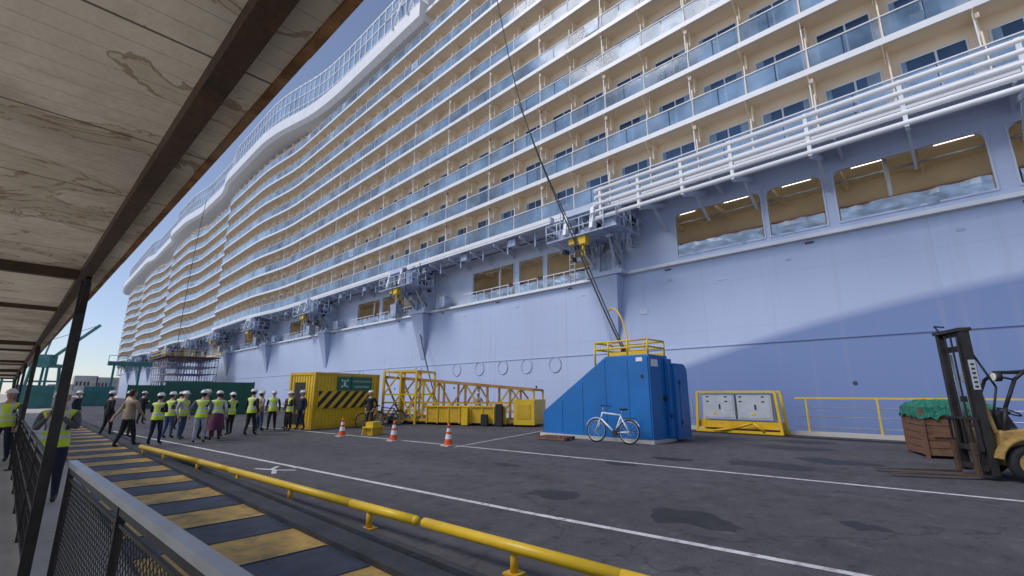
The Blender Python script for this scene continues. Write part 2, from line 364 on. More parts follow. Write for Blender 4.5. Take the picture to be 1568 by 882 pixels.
# ---------------------------------------------------------------- cruise ship
ship=empty('cruise_ship')
BX=22.5;HX=24.5;Z0=13.1;DH=3.0;NR=9;MOD=2.68;DEP=1.1
def sm(a,b,t):
    t=max(0,min(1,(t-a)/(b-a)));return t*t*(3-2*t)
def off(y):
    o=1.0*sm(64,78,y)*(1-sm(96,99,y))
    o+=1.3*sm(118,128,y)*(1-sm(146,149,y))+1.2*sm(165,174,y)*(1-sm(190,192,y))+1.2*sm(205,212,y)*(1-sm(225,227,y))
    if y>230:o-=(y-230)**2*.004
    return o
def X(y):return BX-off(y)
b=MB();ys=[-70]+[i*10 for i in range(-6,31)]
def hxp(y):return HX+(0 if y<230 else (y-230)**2*.004)
for a,c in zip(ys,ys[1:]):
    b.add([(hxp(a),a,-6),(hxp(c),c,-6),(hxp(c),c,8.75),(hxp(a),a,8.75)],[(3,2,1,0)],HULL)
for a,c in zip(ys,ys[1:]):
    b.seg(a,c,hxp(a)-.28,hxp(c)-.28,hxp(a)+.4,hxp(c)+.4,8.75,8.93,WHITE)
    b.seg(a,c,hxp(a)-.05,hxp(c)-.05,hxp(a),hxp(c),4.05,4.10,HULL)
b.obj('hull',ship)
b=MB()
for y in(19.6,22.2,24.6,27.2,30,35.5,40.9,46,51):
    b.torus((HX,y,3.55),.5,.05,(1,0,0),MACH,28,6);b.cyl((HX-.015,y,3.55),(HX,y,3.55),.46,HULL,24)
b.box(HX-.03,HX,12.6,13.1,6.2,6.5,SHIPBLUE);b.box(HX-.03,HX,8,8.5,7.5,7.53,WHITE)
for y in range(-10,120,7):
    b.box(HX-.06,HX,y,y+.35,8.55,8.63,DARKM)
for y in range(-6,120,9):b.cyl((HX-.02,y+.3,2.1),(HX,y+.3,2.1),.09,DARKM,10)
for y in range(-8,60,6):
    b.box(HX-.015,HX,y+1,y+1.25,7.9,8.0,MACH)
b.obj('hull_fittings',ship)
b=MB()
right=[(-14.5,-9),(-8.4,-2.75),(-2.1,2.85),(3.35,5.70),(6.0,10.5)]
left=[]
for k in range(12):
    o=14.7+20*k
    left+=[(o+2.0,o+5.8),(o+6.2,o+8.6),(o+9.2,o+14)]
def wall(ops,ya,yb,x,zb,zt,m):
    e=[ya]
    for a,c in ops:
        b.box(x,x+.12,e[-1],a,8.93,12.7,m)
        b.box(x,x+.12,a,c,8.93,zb,m);b.box(x,x+.12,a,c,zt,12.7,m)
        b.box(x-.04,x-.002,a-.06,c+.06,zt,zt+.07,SHIPBLUE);b.box(x-.04,x-.002,a-.06,c+.06,zb-.08,zb,SHIPBLUE)
        b.box(x-.04,x-.002,a-.07,a,zb,zt,SHIPBLUE);b.box(x-.04,x-.002,c,c+.07,zb,zt,SHIPBLUE)
        e.append(c)
    b.box(x,x+.12,e[-1],yb,8.93,12.7,m)
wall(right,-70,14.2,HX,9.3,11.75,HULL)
wall(left,14.2,255,HX+.45,9.3,11.6,SHIPBLUE)
for (a,c) in right:
    for yy,sg in((a,1),(c,-1)):
        n=6;R=.35
        poly=[(yy,11.75)]+[(yy+sg*R*(1-math.sin(t*math.pi/2/n)),11.75-R*(1-math.cos(t*math.pi/2/n))) for t in range(n+1)]
        b.prism(poly,'x',HX-.001,HX+.119,HULL)
b.obj('promenade_wall',ship)
b=MB()
b.box(HX+.2,HX+8,-70,255,8.7,8.9,DARKIN);b.box(HX+.5,HX+8,-70,255,12.45,12.7,DARKIN);b.box(HX+4.2,HX+4.4,-70,255,8.9,12.45,DARKIN)
for y in range(-14,240,3):
    b.box(HX+1.6,HX+1.75,y,y+1.3,12.38,12.44,LAMP)
    b.box(HX+1.2,HX+4.1,y+1.7,y+1.85,12.15,12.45,CREAMW)
    b.box(HX+4.1,HX+4.19,y+.5,y+1.9,9.0,11.2,DARKM if y%2 else CREAMW)
for y in range(-14,120,5):b.cyl((HX+1.0,y,8.9),(HX+1.0,y,12.45),.09,WHITE,8)
b.box(HX+2.4,HX+2.5,-14,120,12.05,12.13,MACH)
b.obj('promenade_interior',ship)
b=MB()
def tarp(y0,y1,x,z0,z1):
    n=max(4,int((y1-y0)/.3));m=3;vs=[];fs=[]
    for i in range(n+1):
        for j in range(m+1):
            t=j/m;vs.append((x+random.uniform(-.06,.06)-.06*math.sin(t*3.1),y0+(y1-y0)*i/n,z0+(z1-z0)*t+(random.uniform(-.03,.05) if j==m else random.uniform(-.02,.02))))
    for i in range(n):
        for j in range(m):fs.append((i*(m+1)+j,i*(m+1)+j+1,(i+1)*(m+1)+j+1,(i+1)*(m+1)+j))
    b.add(vs,fs,TARP,False)
for a,c in right:
    tarp(a+.05,c-.05,HX-.01,9.2,9.88);b.box(HX+.3,HX+.4,a,c,10.0,10.07,RAILBR)
for a,c in left[:15]:
    tarp(a,c,HX+.40,9.1,9.75);b.box(HX+.75,HX+.85,a,c,9.95,10.02,RAILBR);b.box(HX-.2,HX-.15,a-.5,c+.5,9.75,9.8,WHITE)
    yy=a
    while yy<c:b.box(HX-.2,HX-.16,yy,yy+.04,8.93,9.75,WHITE);yy+=.9
b.obj('tarpaulins',ship)
b=MB()
yy=-70;k=0
while yy<255:
    y1=yy+MOD;k+=1
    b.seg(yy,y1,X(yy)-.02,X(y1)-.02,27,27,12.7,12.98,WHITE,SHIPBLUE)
    xo=X(yy)
    if not(-30<yy<14) or k%2==0:
        b.prism([(xo+.15,12.7),(HX+.45,12.7),(HX+.45,11.9),(HX-.1,12.1),(xo+.15,12.45)],'y',yy-.05,yy+.05,SHIPBLUE)
    if yy>14 and yy<160:
        b.cyl((23.3,yy,12.45),(23.3,y1,12.45),.07,MACH,6);b.cyl((23.7,yy,12.35),(23.7,y1,12.35),.05,DARKM,6)
        if k%2:b.box(22.8,23.3,yy+.6,yy+1.3,12.1,12.6,MACH)
        b.box(22.9,23.0,yy+1.4,yy+1.5,11.6,12.7,MACH)
    yy=y1
b.obj('balcony_soffit',ship)

b=MB();yb=-1.2-MOD/2-MOD*22;nm=int((256-yb)/MOD)
for r in range(NR):
    z=Z0+DH*r
    for j in range(nm):
        y0=yb+j*MOD;y1=y0+MOD;a0,a1=X(y0+.01),X(y1-.01);w0,w1=a0+DEP,a1+DEP
        far=y0>70;GL=GLASSF if far else GLASSR
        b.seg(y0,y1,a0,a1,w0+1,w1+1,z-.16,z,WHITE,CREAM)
        b.seg(y0,y1,a0-.05,a1-.05,a0-.001,a1-.001,z-.24,z+.06,WHITE)
        h=.06
        b.seg(y0+h,(y0+y1)/2-.03,a0+.03,(a0+a1)/2+.03,a0+.045,(a0+a1)/2+.045,z+.12,z+1.05,GL)
        b.seg((y0+y1)/2+.03,y1-h,(a0+a1)/2+.03,a1+.03,(a0+a1)/2+.045,a1+.045,z+.12,z+1.05,GL)
        b.seg(y0,y1,a0-.01,a1-.01,a0+.06,a1+.06,z+1.07,z+1.12,WHITE)
        b.box(a0+.0,a0+.05,y0-.02,y0+.02,z,z+1.07,WHITE)
        b.box(a0+.55,w0,y0-.03,y0+.03,z,z+DH-.16,CREAM)
        b.box(a0+.1,a0+.548,y0-.03,y0+.03,z,z+1.75,CREAM)
        b.seg(y0,y1,w0,w1,w0+.1,w1+.1,z,z+DH-.16,CREAMW)
        wl,wr=y0+.36,y1-.36;xm=min(w0,w1)
        b.seg(wl-.07,wr+.07,xm-.05,xm-.05,xm,xm,z+.02,z+2.28,WHITE)
        mid=(wl+wr)/2+random.choice((-.1,0,.12))
        b.box(xm-.07,xm-.052,wl,mid-.04,z+.1,z+2.2,WIN);b.box(xm-.07,xm-.052,mid+.04,wr,z+.1,z+2.2,WIN)
        if not far:
            if random.random()<.75:
                cw=random.uniform(.18,.6);b.box(xm-.082,xm-.072,wl,wl+cw,z+.1,z+2.2,CURT)
            if random.random()<.6:
                cw=random.uniform(.15,.4);b.box(xm-.082,xm-.072,wr-cw,wr,z+.1,z+2.2,CURT)
            near=r<4 and y0<40
            b.bar((a0-(.22 if near else -.04),y0+.1,z+DH-.34),(a0+.75,y0+.1,z+DH-.24),.05,.06,CREAM)
            if near:b.bar((a0-.2,y0+.1,z+DH-.36),(a0+.35,y0+.1,z+DH-.95),.03,.03,CREAM)
            if j%2==0 and r<5:
                b.bar((a0+.12,y0+.1,z+1.1),(a0+.12,y0+.1,z+DH-.2),.045,.045,WHITE)
                if y0<30:b.box(a0+.05,a0+.14,y0-.06,y0+.06,z+DH-.65,z+DH-.45,RAILBR if random.random()<.3 else CREAM)
        if random.random()<.10:
            yq=y0+random.uniform(.5,1.4);b.box(a0+.5,a0+.9,yq,yq+.45,z,z+.9,random.choice((CURT,RAILBR,WHITE)))
        if random.random()<.02 and not far:
            b.box(a0-.03,a0+.02,y0+.2,y0+1.3,z+.2,z+1.05,TARP)
b.obj('balconies',ship)
ZT=Z0+DH*NR
b=MB()
b.box(26.2,58,-90,250,12.98,ZT+7.5,WHITE)
b.obj('superstructure',ship)
b=MB()
def rxo(y):
    o=.9+1.5*sm(58,78,y)*(1-sm(94,106,y))+1.0*sm(120,135,y)*(1-sm(150,156,y))+1.0*sm(180,190,y)
    return BX-o+(0 if y<235 else (y-235)**2*.004)
def rz(y):return ZT-.9+2.0*sm(50,74,y)+1.0*sm(96,104,y)+1.5*sm(100,160,y)
yy=34
while yy<255:
    y1=yy+1.5
    x0,x1,z0,z1=rxo(yy),rxo(y1),rz(yy),rz(y1)
    vs=[(x0,yy,z0),(x0,yy,z0+1.7),(x0+.25,yy,z0+2.0),(27,yy,z0+2.0),(27,yy,z0-.3),(x0+.6,yy,z0-.35),
        (x1,y1,z1),(x1,y1,z1+1.7),(x1+.25,y1,z1+2.0),(27,y1,z1+2.0),(27,y1,z1-.3),(x1+.6,y1,z1-.35)]
    fs=[(i,(i+1)%6,6+(i+1)%6,6+i) for i in range(6)]
    b.add(vs,fs,WHITE)
    h=5.5
    for q in range(3):
        za=z0+2.05+q*h/3
        b.seg(yy+.07,y1-.07,x0+1.2,x1+1.2,x0+1.23,x1+1.23,za+.08,za+h/3-.06,SCREEN)
        b.seg(yy,y1,x0+1.10,x1+1.10,x0+1.26,x1+1.26,za-.04,za+.07,WHITE)
    b.bar((x0+1.15,yy,z0+2),(x0+1.15,yy,z0+2+h),.15,.12,WHITE)
    b.seg(yy,y1,x0+1.1,x1+1.1,x0+1.3,x1+1.3,z0+2+h,z0+2.2+h,WHITE)
    yy=y1
b.add([(rxo(34),34,rz(34)-.3),(27,34,rz(34)-.3),(27,34,rz(34)+2),(rxo(34),34,rz(34)+2)],[(0,1,2,3)],WHITE)
b.seg(-70,34,BX-.2,BX-.2,27,27,ZT-.2,ZT+.2,WHITE,CREAM)
b.obj('sun_deck',ship)
b=MB()
b.ell((23.2,30.5,ZT+3.2),2.6,5.6,2.6,WHITE,28,14);b.torus((23.2,30.5,ZT+2.8),2.55,.12,(0,1,0),SHIPBLUE,24,6)
for y in(33,36,39):
    b.cyl((21.5,y,ZT+.5),(23.5,y+1,ZT+8),.14,WHITE,10);b.cyl((21.2,y+1.2,ZT+2),(22.5,y-1,ZT+6),.06,WHITE,6)
b.obj('sun_deck_pod',ship)
b=MB()
px=21.2
for k in range(5):
    z=11.5+k*.42;b.cyl((px,-40,z),(px,13.7,z),.115,WHITE,12)
    b.cyl((px,13.7,z),(px+1.6,14.1,z),.115,WHITE,10)
for y in(13.4,11.0,8.6,6.2,3.1,.0,-3.1,-6.2,-9.3,-14):
    b.box(px-.06,px+.2,y-.07,y+.07,11.35,13.3,WHITE)
    b.bar((px+.1,y,11.4),(HX,y,12.5),.14,.22,SHIPBLUE)
    b.bar((px+1.6,y,11.9),(HX,y,10.9),.10,.14,SHIPBLUE)
b.obj('boarding_gallery',ship)
def davit(y0,idx):
    b=MB();b.M=Matrix.Translation((0,y0,0))
    vs=[(HX-.9,-.9,8.7),(HX-.9,.9,8.7),(HX,.9,8.7),(HX,-.9,8.7),(HX-.06,-.28,4.7),(HX-.06,.28,4.7),(HX,.28,4.7),(HX,-.28,4.7)]
    b.add(vs,[(0,1,2,3),(0,4,5,1),(1,5,6,2),(0,3,7,4),(4,7,6,5)],HULL)
    b.box(HX-1.0,HX+.5,-1.3,1.3,8.72,9.0,SHIPBLUE)
    b.prism([(HX-.7,9.0),(HX+.45,9.0),(HX+.45,12.7),(HX-.3,12.7)],'y',-.9,-.45,SHIPBLUE)
    b.prism([(HX-.7,9.0),(HX+.45,9.0),(HX+.45,12.7),(HX-.3,12.7)],'y',.45,.9,SHIPBLUE)
    b.box(HX-.45,HX+.4,-.449,.449,9.0,11.0,MACH)
    for yy in(-.95,.95):
        b.bar((HX-.3,yy,10.2),(21.3,yy,12.3),.28,.55,SHIPBLUE)
        b.bar((21.4,yy,12.5),(21.1,yy,10.9),.22,.4,WHITE)
        b.cyl((HX-.5,yy,9.4),(22.5,yy,11.4),.1,STEEL,10)
    b.box(21.15,21.5,-1.0,1.0,12.1,12.5,SHIPBLUE)
    b.box(21.0,HX-.9,-2.6,2.4,10.7,10.8,MACH)
    for yy in(-2.6,2.4):
        for xx in(21.0,21.8,22.6,23.4):b.cyl((xx,yy,10.78),(xx,yy,11.8),.035,SHIPBLUE,6)
        for zz in(11.3,11.8):b.cyl((21.0,yy,zz),(23.4,yy,zz),.035,SHIPBLUE,6)
    for k in range(7):b.cyl((21.0,-2.6+k*.833,10.78),(21.0,-2.6+k*.833,11.8),.035,SHIPBLUE,6)
    for zz in(11.3,11.8):b.cyl((21.0,-2.6,zz),(21.0,2.4,zz),.035,SHIPBLUE,6)
    b.cyl((22.2,-.8,11.2),(22.2,.6,11.2),.42,MACH,14);b.cyl((22.2,.6,11.2),(22.2,.7,11.2),.52,DARKM,14);b.cyl((22.2,-.9,11.2),(22.2,-.8,11.2),.52,DARKM,14)
    b.cyl((23.2,-1.7,11.2),(23.2,-1.0,11.2),.25,DARKM,12)
    b.box(21.4,22.0,-2.3,-1.4,10.8,11.9,MACH);b.box(22.6,23.2,1.1,1.8,10.8,11.9,GREY);b.box(21.5,22.1,1.3,2.1,10.8,11.5,MACH)
    b.box(21.15,21.55,-.4,.15,10.2,10.69,YELB);b.cyl((21.35,-.1,10.2),(21.35,-.1,9.8),.09,YELB,8);b.torus((21.35,-.1,9.68),.12,.03,(1,0,0),YELB,12,6);b.box(21.2,21.5,.45,.85,10.35,10.69,YELB)
    for k in range(34):
        x=random.uniform(21.1,24);yy=random.uniform(-2.5,2.2);z=random.uniform(10.8,12.3)
        b.box(x,x+random.uniform(.1,.45),yy,yy+random.uniform(.1,.5),z,z+random.uniform(.08,.4),random.choice((MACH,DARKM,SHIPBLUE,DARKM,GREY)))
    for k in range(8):
        x=random.uniform(21.6,24);yy=random.uniform(-2.2,2.2);z=random.uniform(9.5,10.6)
        b.box(x,x+random.uniform(.1,.5),yy,yy+random.uniform(.1,.5),z,z+random.uniform(.1,.4),random.choice((MACH,DARKM)))
    for k in range(16):
        x=random.uniform(21.3,23.6);yy=random.uniform(-2.4,2.2);b.cyl((x,yy,10.0),(x+random.uniform(-.7,.7),yy+random.uniform(-.7,.7),12.6),.035,random.choice((SHIPBLUE,DARKM,MACH)),6)
    b.cyl((HX-.2,-.6,8.8),(HX-1.9,-1.1,10.75),.08,SHIPBLUE,8);b.cyl((HX-.2,.6,8.8),(HX-1.9,1.1,10.75),.08,SHIPBLUE,8)
    for yy in(2.6,3.0):b.cyl((HX-.3,yy,8.9),(HX-.3,yy,12.6),.035,WHITE,6)
    for k in range(10):b.cyl((HX-.3,2.6,9.1+k*.35),(HX-.3,3.0,9.1+k*.35),.025,WHITE,6)
    if idx:b.box(HX-.9,HX,3.6,4.6,8.93,10.2,MACH);b.box(HX-.7,HX,-3.8,-2.6,8.93,9.9,MACH)
    b.obj('davit_%02d'%idx,ship)
for k in range(11):davit(14.9+20*k,k)

# ---------------------------------------------------------------- cables
def cable(name,pts,r,m):
    cu=bpy.data.curves.new(name,'CURVE');cu.dimensions='3D';cu.bevel_depth=r;cu.resolution_u=10
    sp=cu.splines.new('NURBS');sp.points.add(len(pts)-1);sp.order_u=4;sp.use_endpoint_u=True
    for p,q in zip(sp.points,pts):p.co=(*q,1)
    cu.materials.append(m);o=bpy.data.objects.new(name,cu);C.objects.link(o);return o
cable('shore_power_cable',[(15.6,9.0,3.0),(15.9,10.0,4.6),(16,11.5,8.3),(16.1,13.4,12.5),(16.5,15.6,17.9),(17,17.7,26.3),(18.5,21,36),(22,26,41)],.032,BLACK)
cable('shore_power_cable',[(15.35,8.8,3.0),(15.7,9.75,4.6),(15.85,11.15,8.0),(16.0,12.4,10.6),(16.3,13.5,12.6),(16.45,15.4,17.5)],.026,BLACK)
cable('yellow_hose',[(15.6,8.9,3.1),(15.7,9.0,4.4),(16.0,9.6,5.3),(16.2,10.1,5.0)],.03,YELB)
cable('hoist_wire',[(19.5,112,9),(19.5,113,25),(21,115,44)],.05,BLACK)
cable('mooring_line',[(22.8,30,.4),(23.4,33,4),(24.4,36,8.8)],.05,BLACK)

# ---------------------------------------------------------------- muster point container office
ang=math.atan2(1.04,4.11)
ct=empty('container_office',(9.6,22.5,0),ang)
b=MB();Wd,Dp,Ht=4.2,1.9,2.68
b.box(.05,Wd-.05,.05,Dp,.12,Ht-.05,YELB)
for x in(0,Wd-.14):
    for y in(0,Dp-.1):b.box(x,x+.14,y,y+.14,0,Ht,YEL)
b.box(.141,Wd-.141,-.0,.12,0,.16,YEL);b.box(.141,Wd-.141,-.0,.12,Ht-.14,Ht,YEL);b.box(0,.12,.141,Dp-.101,0,.16,YEL);b.box(0,.12,.141,Dp-.101,Ht-.14,Ht,YEL)
x=.2
while x<Wd-.25:
    b.box(x,x+.1,.02,.05,.16,Ht-.14,YELB);x+=.2
y=.2
while y<Dp-.2:b.box(.02,.05,y,y+.1,.16,Ht-.14,YELB);y+=.2
b.box(.0,.018,.7,1.5,.2,2.2,DSTEEL)
b.obj('shell',ct,bevel=.01)
b=MB()
x0,x1,z0,z1=.25,3.55,.95,1.78
b.box(x0,x1,-.03,.015,z0,z1,YELB);b.obj('hazard_panel',ct)
b=MB();hgt=z1-z0;x=x0-hgt
def clip(poly,lim,gt):
    out=[]
    for i in range(len(poly)):
        p,q=poly[i],poly[(i+1)%len(poly)];ip=(p[0]>=lim) if gt else (p[0]<=lim);iq=(q[0]>=lim) if gt else (q[0]<=lim)
        if ip:out.append(p)
        if ip!=iq:
            t=(lim-p[0])/(q[0]-p[0]);out.append((lim,p[1]+(q[1]-p[1])*t))
    return out
while x<x1:
    poly=[(x,z0),(x+.28,z0),(x+.28+hgt,z1),(x+hgt,z1)]
    poly=clip(clip(poly,x0,True),x1,False)
    if len(poly)>2:b.add([(p[0],-.034,p[1]) for p in poly],[tuple(range(len(poly)))],BLACK)
    x+=.56
b.obj('hazard_stripes',ct)
b=MB();b.box(1.35,2.15,-.05,.015,1.82,2.5,SIGNG);b.box(2.2,3.6,-.05,.015,1.82,2.5,SIGNG)
for i in range(4):
    a=math.pi/4+i*math.pi/2;cxx,cz=1.75,2.16
    b.bar((cxx+.30*math.cos(a),-.056,cz+.27*math.sin(a)),(cxx+.16*math.cos(a),-.056,cz+.15*math.sin(a)),.004,.07,HELM)
b.box(1.69,1.81,-.056,-.051,2.02,2.22,HELM);b.box(1.7,1.8,-.056,-.051,2.25,2.33,HELM)
b.obj('muster_sign',ct)
for i,(t,zz) in enumerate((("PUNTO DE REUNION",2.24),("MUSTER POINT",1.95))):
    cu=bpy.data.curves.new('sign_text','FONT');cu.body=t;cu.size=.125 if i==0 else .15;cu.align_x='CENTER';cu.extrude=.002;cu.materials.append(HELM)
    o=bpy.data.objects.new('sign_text_%d'%i,cu);C.objects.link(o);o.parent=ct;o.location=(2.9,-.056,zz);o.rotation_euler=(rad(90),0,0)

# ---------------------------------------------------------------- bicycles
def bicycle(loc,rz,col,lean=0,sc=1):
    o=empty('bicycle',loc,rz);o.rotation_euler=(0,lean,rz);o.scale=(sc,sc,sc)
    b=MB();R=.33
    for y in(0,1.06):
        b.torus((0,y,R),R-.02,.022,(1,0,0),RUB,28,6);b.torus((0,y,R),R-.045,.012,(1,0,0),STEEL,28,5);b.cyl((-.04,y,R),(.04,y,R),.03,STEEL,10)
        for k in range(14):
            a=2*math.pi*k/14;b.cyl((.02*(-1)**k,y,R),(0,y+(R-.05)*math.cos(a),R+(R-.05)*math.sin(a)),.003,STEEL,4)
    bb=(0,.44,.29);st=(0,.24,.78);hd=(0,.86,.84);hb=(0,.90,.66)
    for p,q in((bb,st),(st,hd),(hb,bb),((0,.25,.74),(0,0,R)),(bb,(0,0,R)),(hd,hb)):b.cyl(p,q,.024,col,8)
    for s in(-.04,.04):b.cyl((s,.91,.66),(s,1.06,R),.014,col,6)
    b.cyl(hd,(0,.82,1.02),.016,STEEL,6);b.tube([(-.28,.72,1.04),(-.1,.84,1.04),(.1,.84,1.04),(.28,.72,1.04)],.015,BLACK,6)
    b.cyl(st,(0,.20,.92),.014,STEEL,6);b.ell((0,.16,.95),.075,.14,.035,BLACK,10,6)
    b.cyl((-.03,.44,.29),(.03,.44,.29),.09,DSTEEL,16);b.bar((.08,.44,.29),(.08,.55,.18),.015,.02,DSTEEL);b.bar((-.08,.44,.29),(-.08,.33,.40),.015,.02,DSTEEL)
    b.box(.06,.14,.5,.6,.16,.18,BLACK);b.box(-.14,-.06,.28,.38,.40,.42,BLACK)
    for y in(0,1.06):
        pts=[(0,y+(R+.03)*math.cos(a),R+(R+.03)*math.sin(a)) for a in [rad(20+i*15) for i in range(10)]]
        b.tube(pts,.014,col,5)
    b.box(-.06,.06,-.22,.2,.70,.715,BLACK)
    b.obj('frame_and_wheels',o);return o
WBIKE=pmat('bike_white',(.78,.79,.82),.3);DBIKE=pmat('bike_dark',(.03,.03,.035),.4)
bicycle((14.3,8.35,0),rad(2),WBIKE,rad(4),1.2)
bicycle((12.9,22.05,0),rad(102),YEL,rad(-4),1.1)
bicycle((14.4,22.5,0),rad(70),DBIKE,rad(4),1.1)

# ---------------------------------------------------------------- blue gangway base
bl=empty('blue_gangway_base')
b=MB();b.prism([(7.75,.12),(12.6,.12),(12.6,.95),(9.5,3.02),(7.75,3.02)],'x',14.9,16.3,BLUE)
b.obj('main_body',bl,bevel=.02)
b=MB()
for y in(8.6,9.55,10.6,11.6):b.box(14.885,14.899,y,y+.03,.2,2.9 if y<9.6 else 3.0-(y-9.5)*.7-.15,BLUE)
b.box(14.87,14.899,7.8,7.95,.2,2.95,BLUE);b.box(14.8,16.5,7.7,12.7,0,.12,CONC)
n=8;pr=[(16.32,.12),(17.35,.12)]+[(17.35-.35*(1-math.cos(t*math.pi/2/n)),2.4+.35*math.sin(t*math.pi/2/n)) for t in range(n+1)]+[(16.32,2.75)]
b.prism(pr,'y',7.5,10.6,BLUE)
b.box(16.0,16.31,7.6,7.74,.15,2.9,BLUE);b.box(16.6,17.15,7.48,7.498,.5,2.2,BLUE)
for zz in(.6,2.0):b.box(16.58,16.64,7.46,7.479,zz,zz+.12,DSTEEL)
b.obj('side_housing',bl,bevel=.015)
b=MB();b.box(14.885,14.898,8.0,8.25,2.78,2.92,HELM);b.box(14.888,14.9,8.0,8.1,2.2,2.3,DSTEEL)
b.box(15.0,15.5,7.735,7.748,2.6,2.85,HELM);b.cyl((15.9,7.7,1.5),(15.9,7.75,1.5),.1,BLACK,12);b.cyl((16.0,7.55,.9),(16.0,7.6,.9),.06,BLACK,10)
b.obj('labels',bl)
b=MB()
for x in(14.95,16.2):
    for y in(7.8,8.6,9.4,10.0):b.cyl((x,y,3.02 if y<9.5 else 2.7),(x,y,3.55),.035,YELB,8)
    for z in(3.3,3.55):b.cyl((x,7.8,z),(x,10.0,z),.035,YELB,8)
    b.box(x-.01,x+.01,7.8,9.45,3.03,3.15,YELB)
for y in(7.8,10.0):
    for z in(3.3,3.55):b.cyl((14.95,y,z),(16.2,y,z),.035,YELB,8)
b.cyl((15.3,9.0,3.02),(15.3,9.0,3.35),.07,BLACK,8)
b.obj('top_railing',bl)
b=MB();b.M=Matrix.Translation((14.0,10.6,0))@Matrix.Rotation(rad(8),4,'Z')
for k in range(7):b.box(-.4,.4,k*.18,k*.18+.12,.10,.125,PALW)
for x in(-.4,-.05,.3):b.box(x,x+.1,0,1.2,.02,.098,PALW)
b.obj('pallet')

# ---------------------------------------------------------------- gangway truss
tr=empty('gangway_truss',(15.2,24.6,0),math.atan2(-7.8,3.8))
b=MB();Ln=9.0;W=1.9;n=7
def HT(x):return 2.6-.085*x
for y in(-W/2,W/2):
    b.bar((0,y,.25),(Ln,y,.25),.14,.14,YEL);b.bar((0,y,HT(0)),(Ln,y,HT(Ln)),.14,.14,ORAN)
    b.bar((0,y,1.15),(Ln,y,1.15),.07,.07,YEL);b.bar((0,y,.7),(Ln,y,.7),.05,.05,YEL)
    for k in range(n+1):
        x=Ln*k/n;b.bar((x,y,.25),(x,y,HT(x)),.1,.1,YEL if k in(0,1,2,n) else ORAN)
        if k<n:
            x2=Ln*(k+1)/n;b.bar((x,y,.25 if k%2 else HT(x)),(x2,y,HT(x2) if k%2 else .25),.08,.08,YEL if k%3 else ORAN)
for k in range(n+1):
    x=Ln*k/n
    for z in(.25,HT(x)):b.bar((x,-W/2,z),(x,W/2,z),.08,.08,ORAN)
    if k<n:b.bar((x,-W/2,HT(x)),(Ln*(k+1)/n,W/2,HT(Ln*(k+1)/n)),.06,.06,ORAN);b.bar((x,W/2,HT(x)),(Ln*(k+1)/n,-W/2,HT(Ln*(k+1)/n)),.06,.06,ORAN)
b.box(0,Ln,-W/2,W/2,.30,.33,DSTEEL)
b.obj('lattice',tr)
b=MB()
for x in(.1,1.2,2.2):
    for y in(-W/2-.15,W/2+.15):b.bar((x,y,0),(x,y,2.9),.11,.11,YELB)
    b.bar((x,-W/2-.15,2.9),(x,W/2+.15,2.9),.11,.11,YELB)
for y in(-W/2-.15,W/2+.15):
    b.bar((.1,y,2.9),(2.2,y,2.9),.1,.1,YELB);b.bar((.1,y,1.6),(2.2,y,1.6),.08,.08,YELB);b.bar((.1,y,1.6),(1.2,y,2.9),.07,.07,YELB);b.bar((.1,y,.1),(1.2,y,1.6),.07,.07,YELB);b.bar((2.2,y,.1),(1.2,y,1.6),.07,.07,YELB)
b.box(3.0,7.6,-W/2-.33,-W/2-.30,.15,.95,YEL)
for k in range(8):b.box(3.0+k*.65,3.06+k*.65,-W/2-.37,-W/2-.331,.1,1.1,YELB)
b.box(2.95,7.65,-W/2-.39,-W/2-.30,.951,1.03,YELB)
b.box(8.0,9.1,-W/2-.3,W/2+.2,.1,1.35,YELB);b.box(8.2,8.9,-W/2-.32,-W/2-.301,.4,1.1,YEL)
for x in(5.2,6.3,7.1):b.box(x,x+.35,-W/2-.6,-W/2-.41,.05,random.uniform(.6,1.2),random.choice((YEL,BLACK,YELB)))
for x in(.5,8.3):
    for y in(-.8,.8):b.cyl((x,y-.1,.2),(x,y+.1,.2),.2,RUB,14)
b.obj('portal_and_skirts',tr)
# ---------------------------------------------------------------- quay side fence, cabinets
b=MB();FX=22.5
for y in [-14+2.35*k for k in range(9)]:
    b.bar((FX,y,0),(FX,y,1.5),.06,.06,YELB)
b.bar((FX,-14,1.48),(FX,5.2,1.48),.05,.06,YELB)
for z in(.35,.75,1.1):b.cyl((FX,-14,z),(FX,5.2,z),.018,STEEL,6)
for y in (9.6,10.6,11.8):
    b.bar((FX,y,0),(FX,y,1.4),.05,.05,STEEL)
for z in(.5,.95,1.38):b.cyl((FX,9.5,z),(FX,17,z),.02,STEEL,6)
for y in [13+1.5*k for k in range(10)]:b.bar((FX,y,0),(FX,y,1.2),.04,.04,STEEL)
b.obj('quay_fence')
cb=empty('power_cabinet_skid')
b=MB()
for y in(5.55,9.0):
    for x in(21.5,22.3):b.bar((x,y,0),(x,y+( .12 if y<7 else -.12),1.75),.1,.1,YELB)
for x in(21.5,22.3):
    b.bar((x,5.5,.06),(x,9.05,.06),.12,.12,YELB);b.bar((x,5.67,1.74),(x,8.88,1.74),.08,.08,YELB)
b.box(21.6,22.28,5.6,8.95,.2,.5,YEL)
b.tube([(21.45,6.2,.1),(21.4,6.6,.45),(21.45,7.4,.2),(21.3,8.2,.08)],.05,YEL,8);b.obj('frame',cb)
b=MB();b.box(21.55,22.25,5.85,7.22,.58,1.66,GREY);b.box(21.55,22.25,7.32,8.7,.58,1.66,GREY)
for y in(5.85,7.32):b.box(21.535,21.549,y+.06,y+1.31,.64,1.6,GREY);b.box(21.51,21.534,y+.6,y+.66,1.0,1.2,BLACK)
for y in(6.1,7.0,7.6,8.4):
    for z in(1.3,1.5):b.box(21.525,21.534,y,y+.12,z,z+.05,DSTEEL)
for y in(6.5,8.1):b.box(21.525,21.534,y,y+.14,.75,.85,YELB)
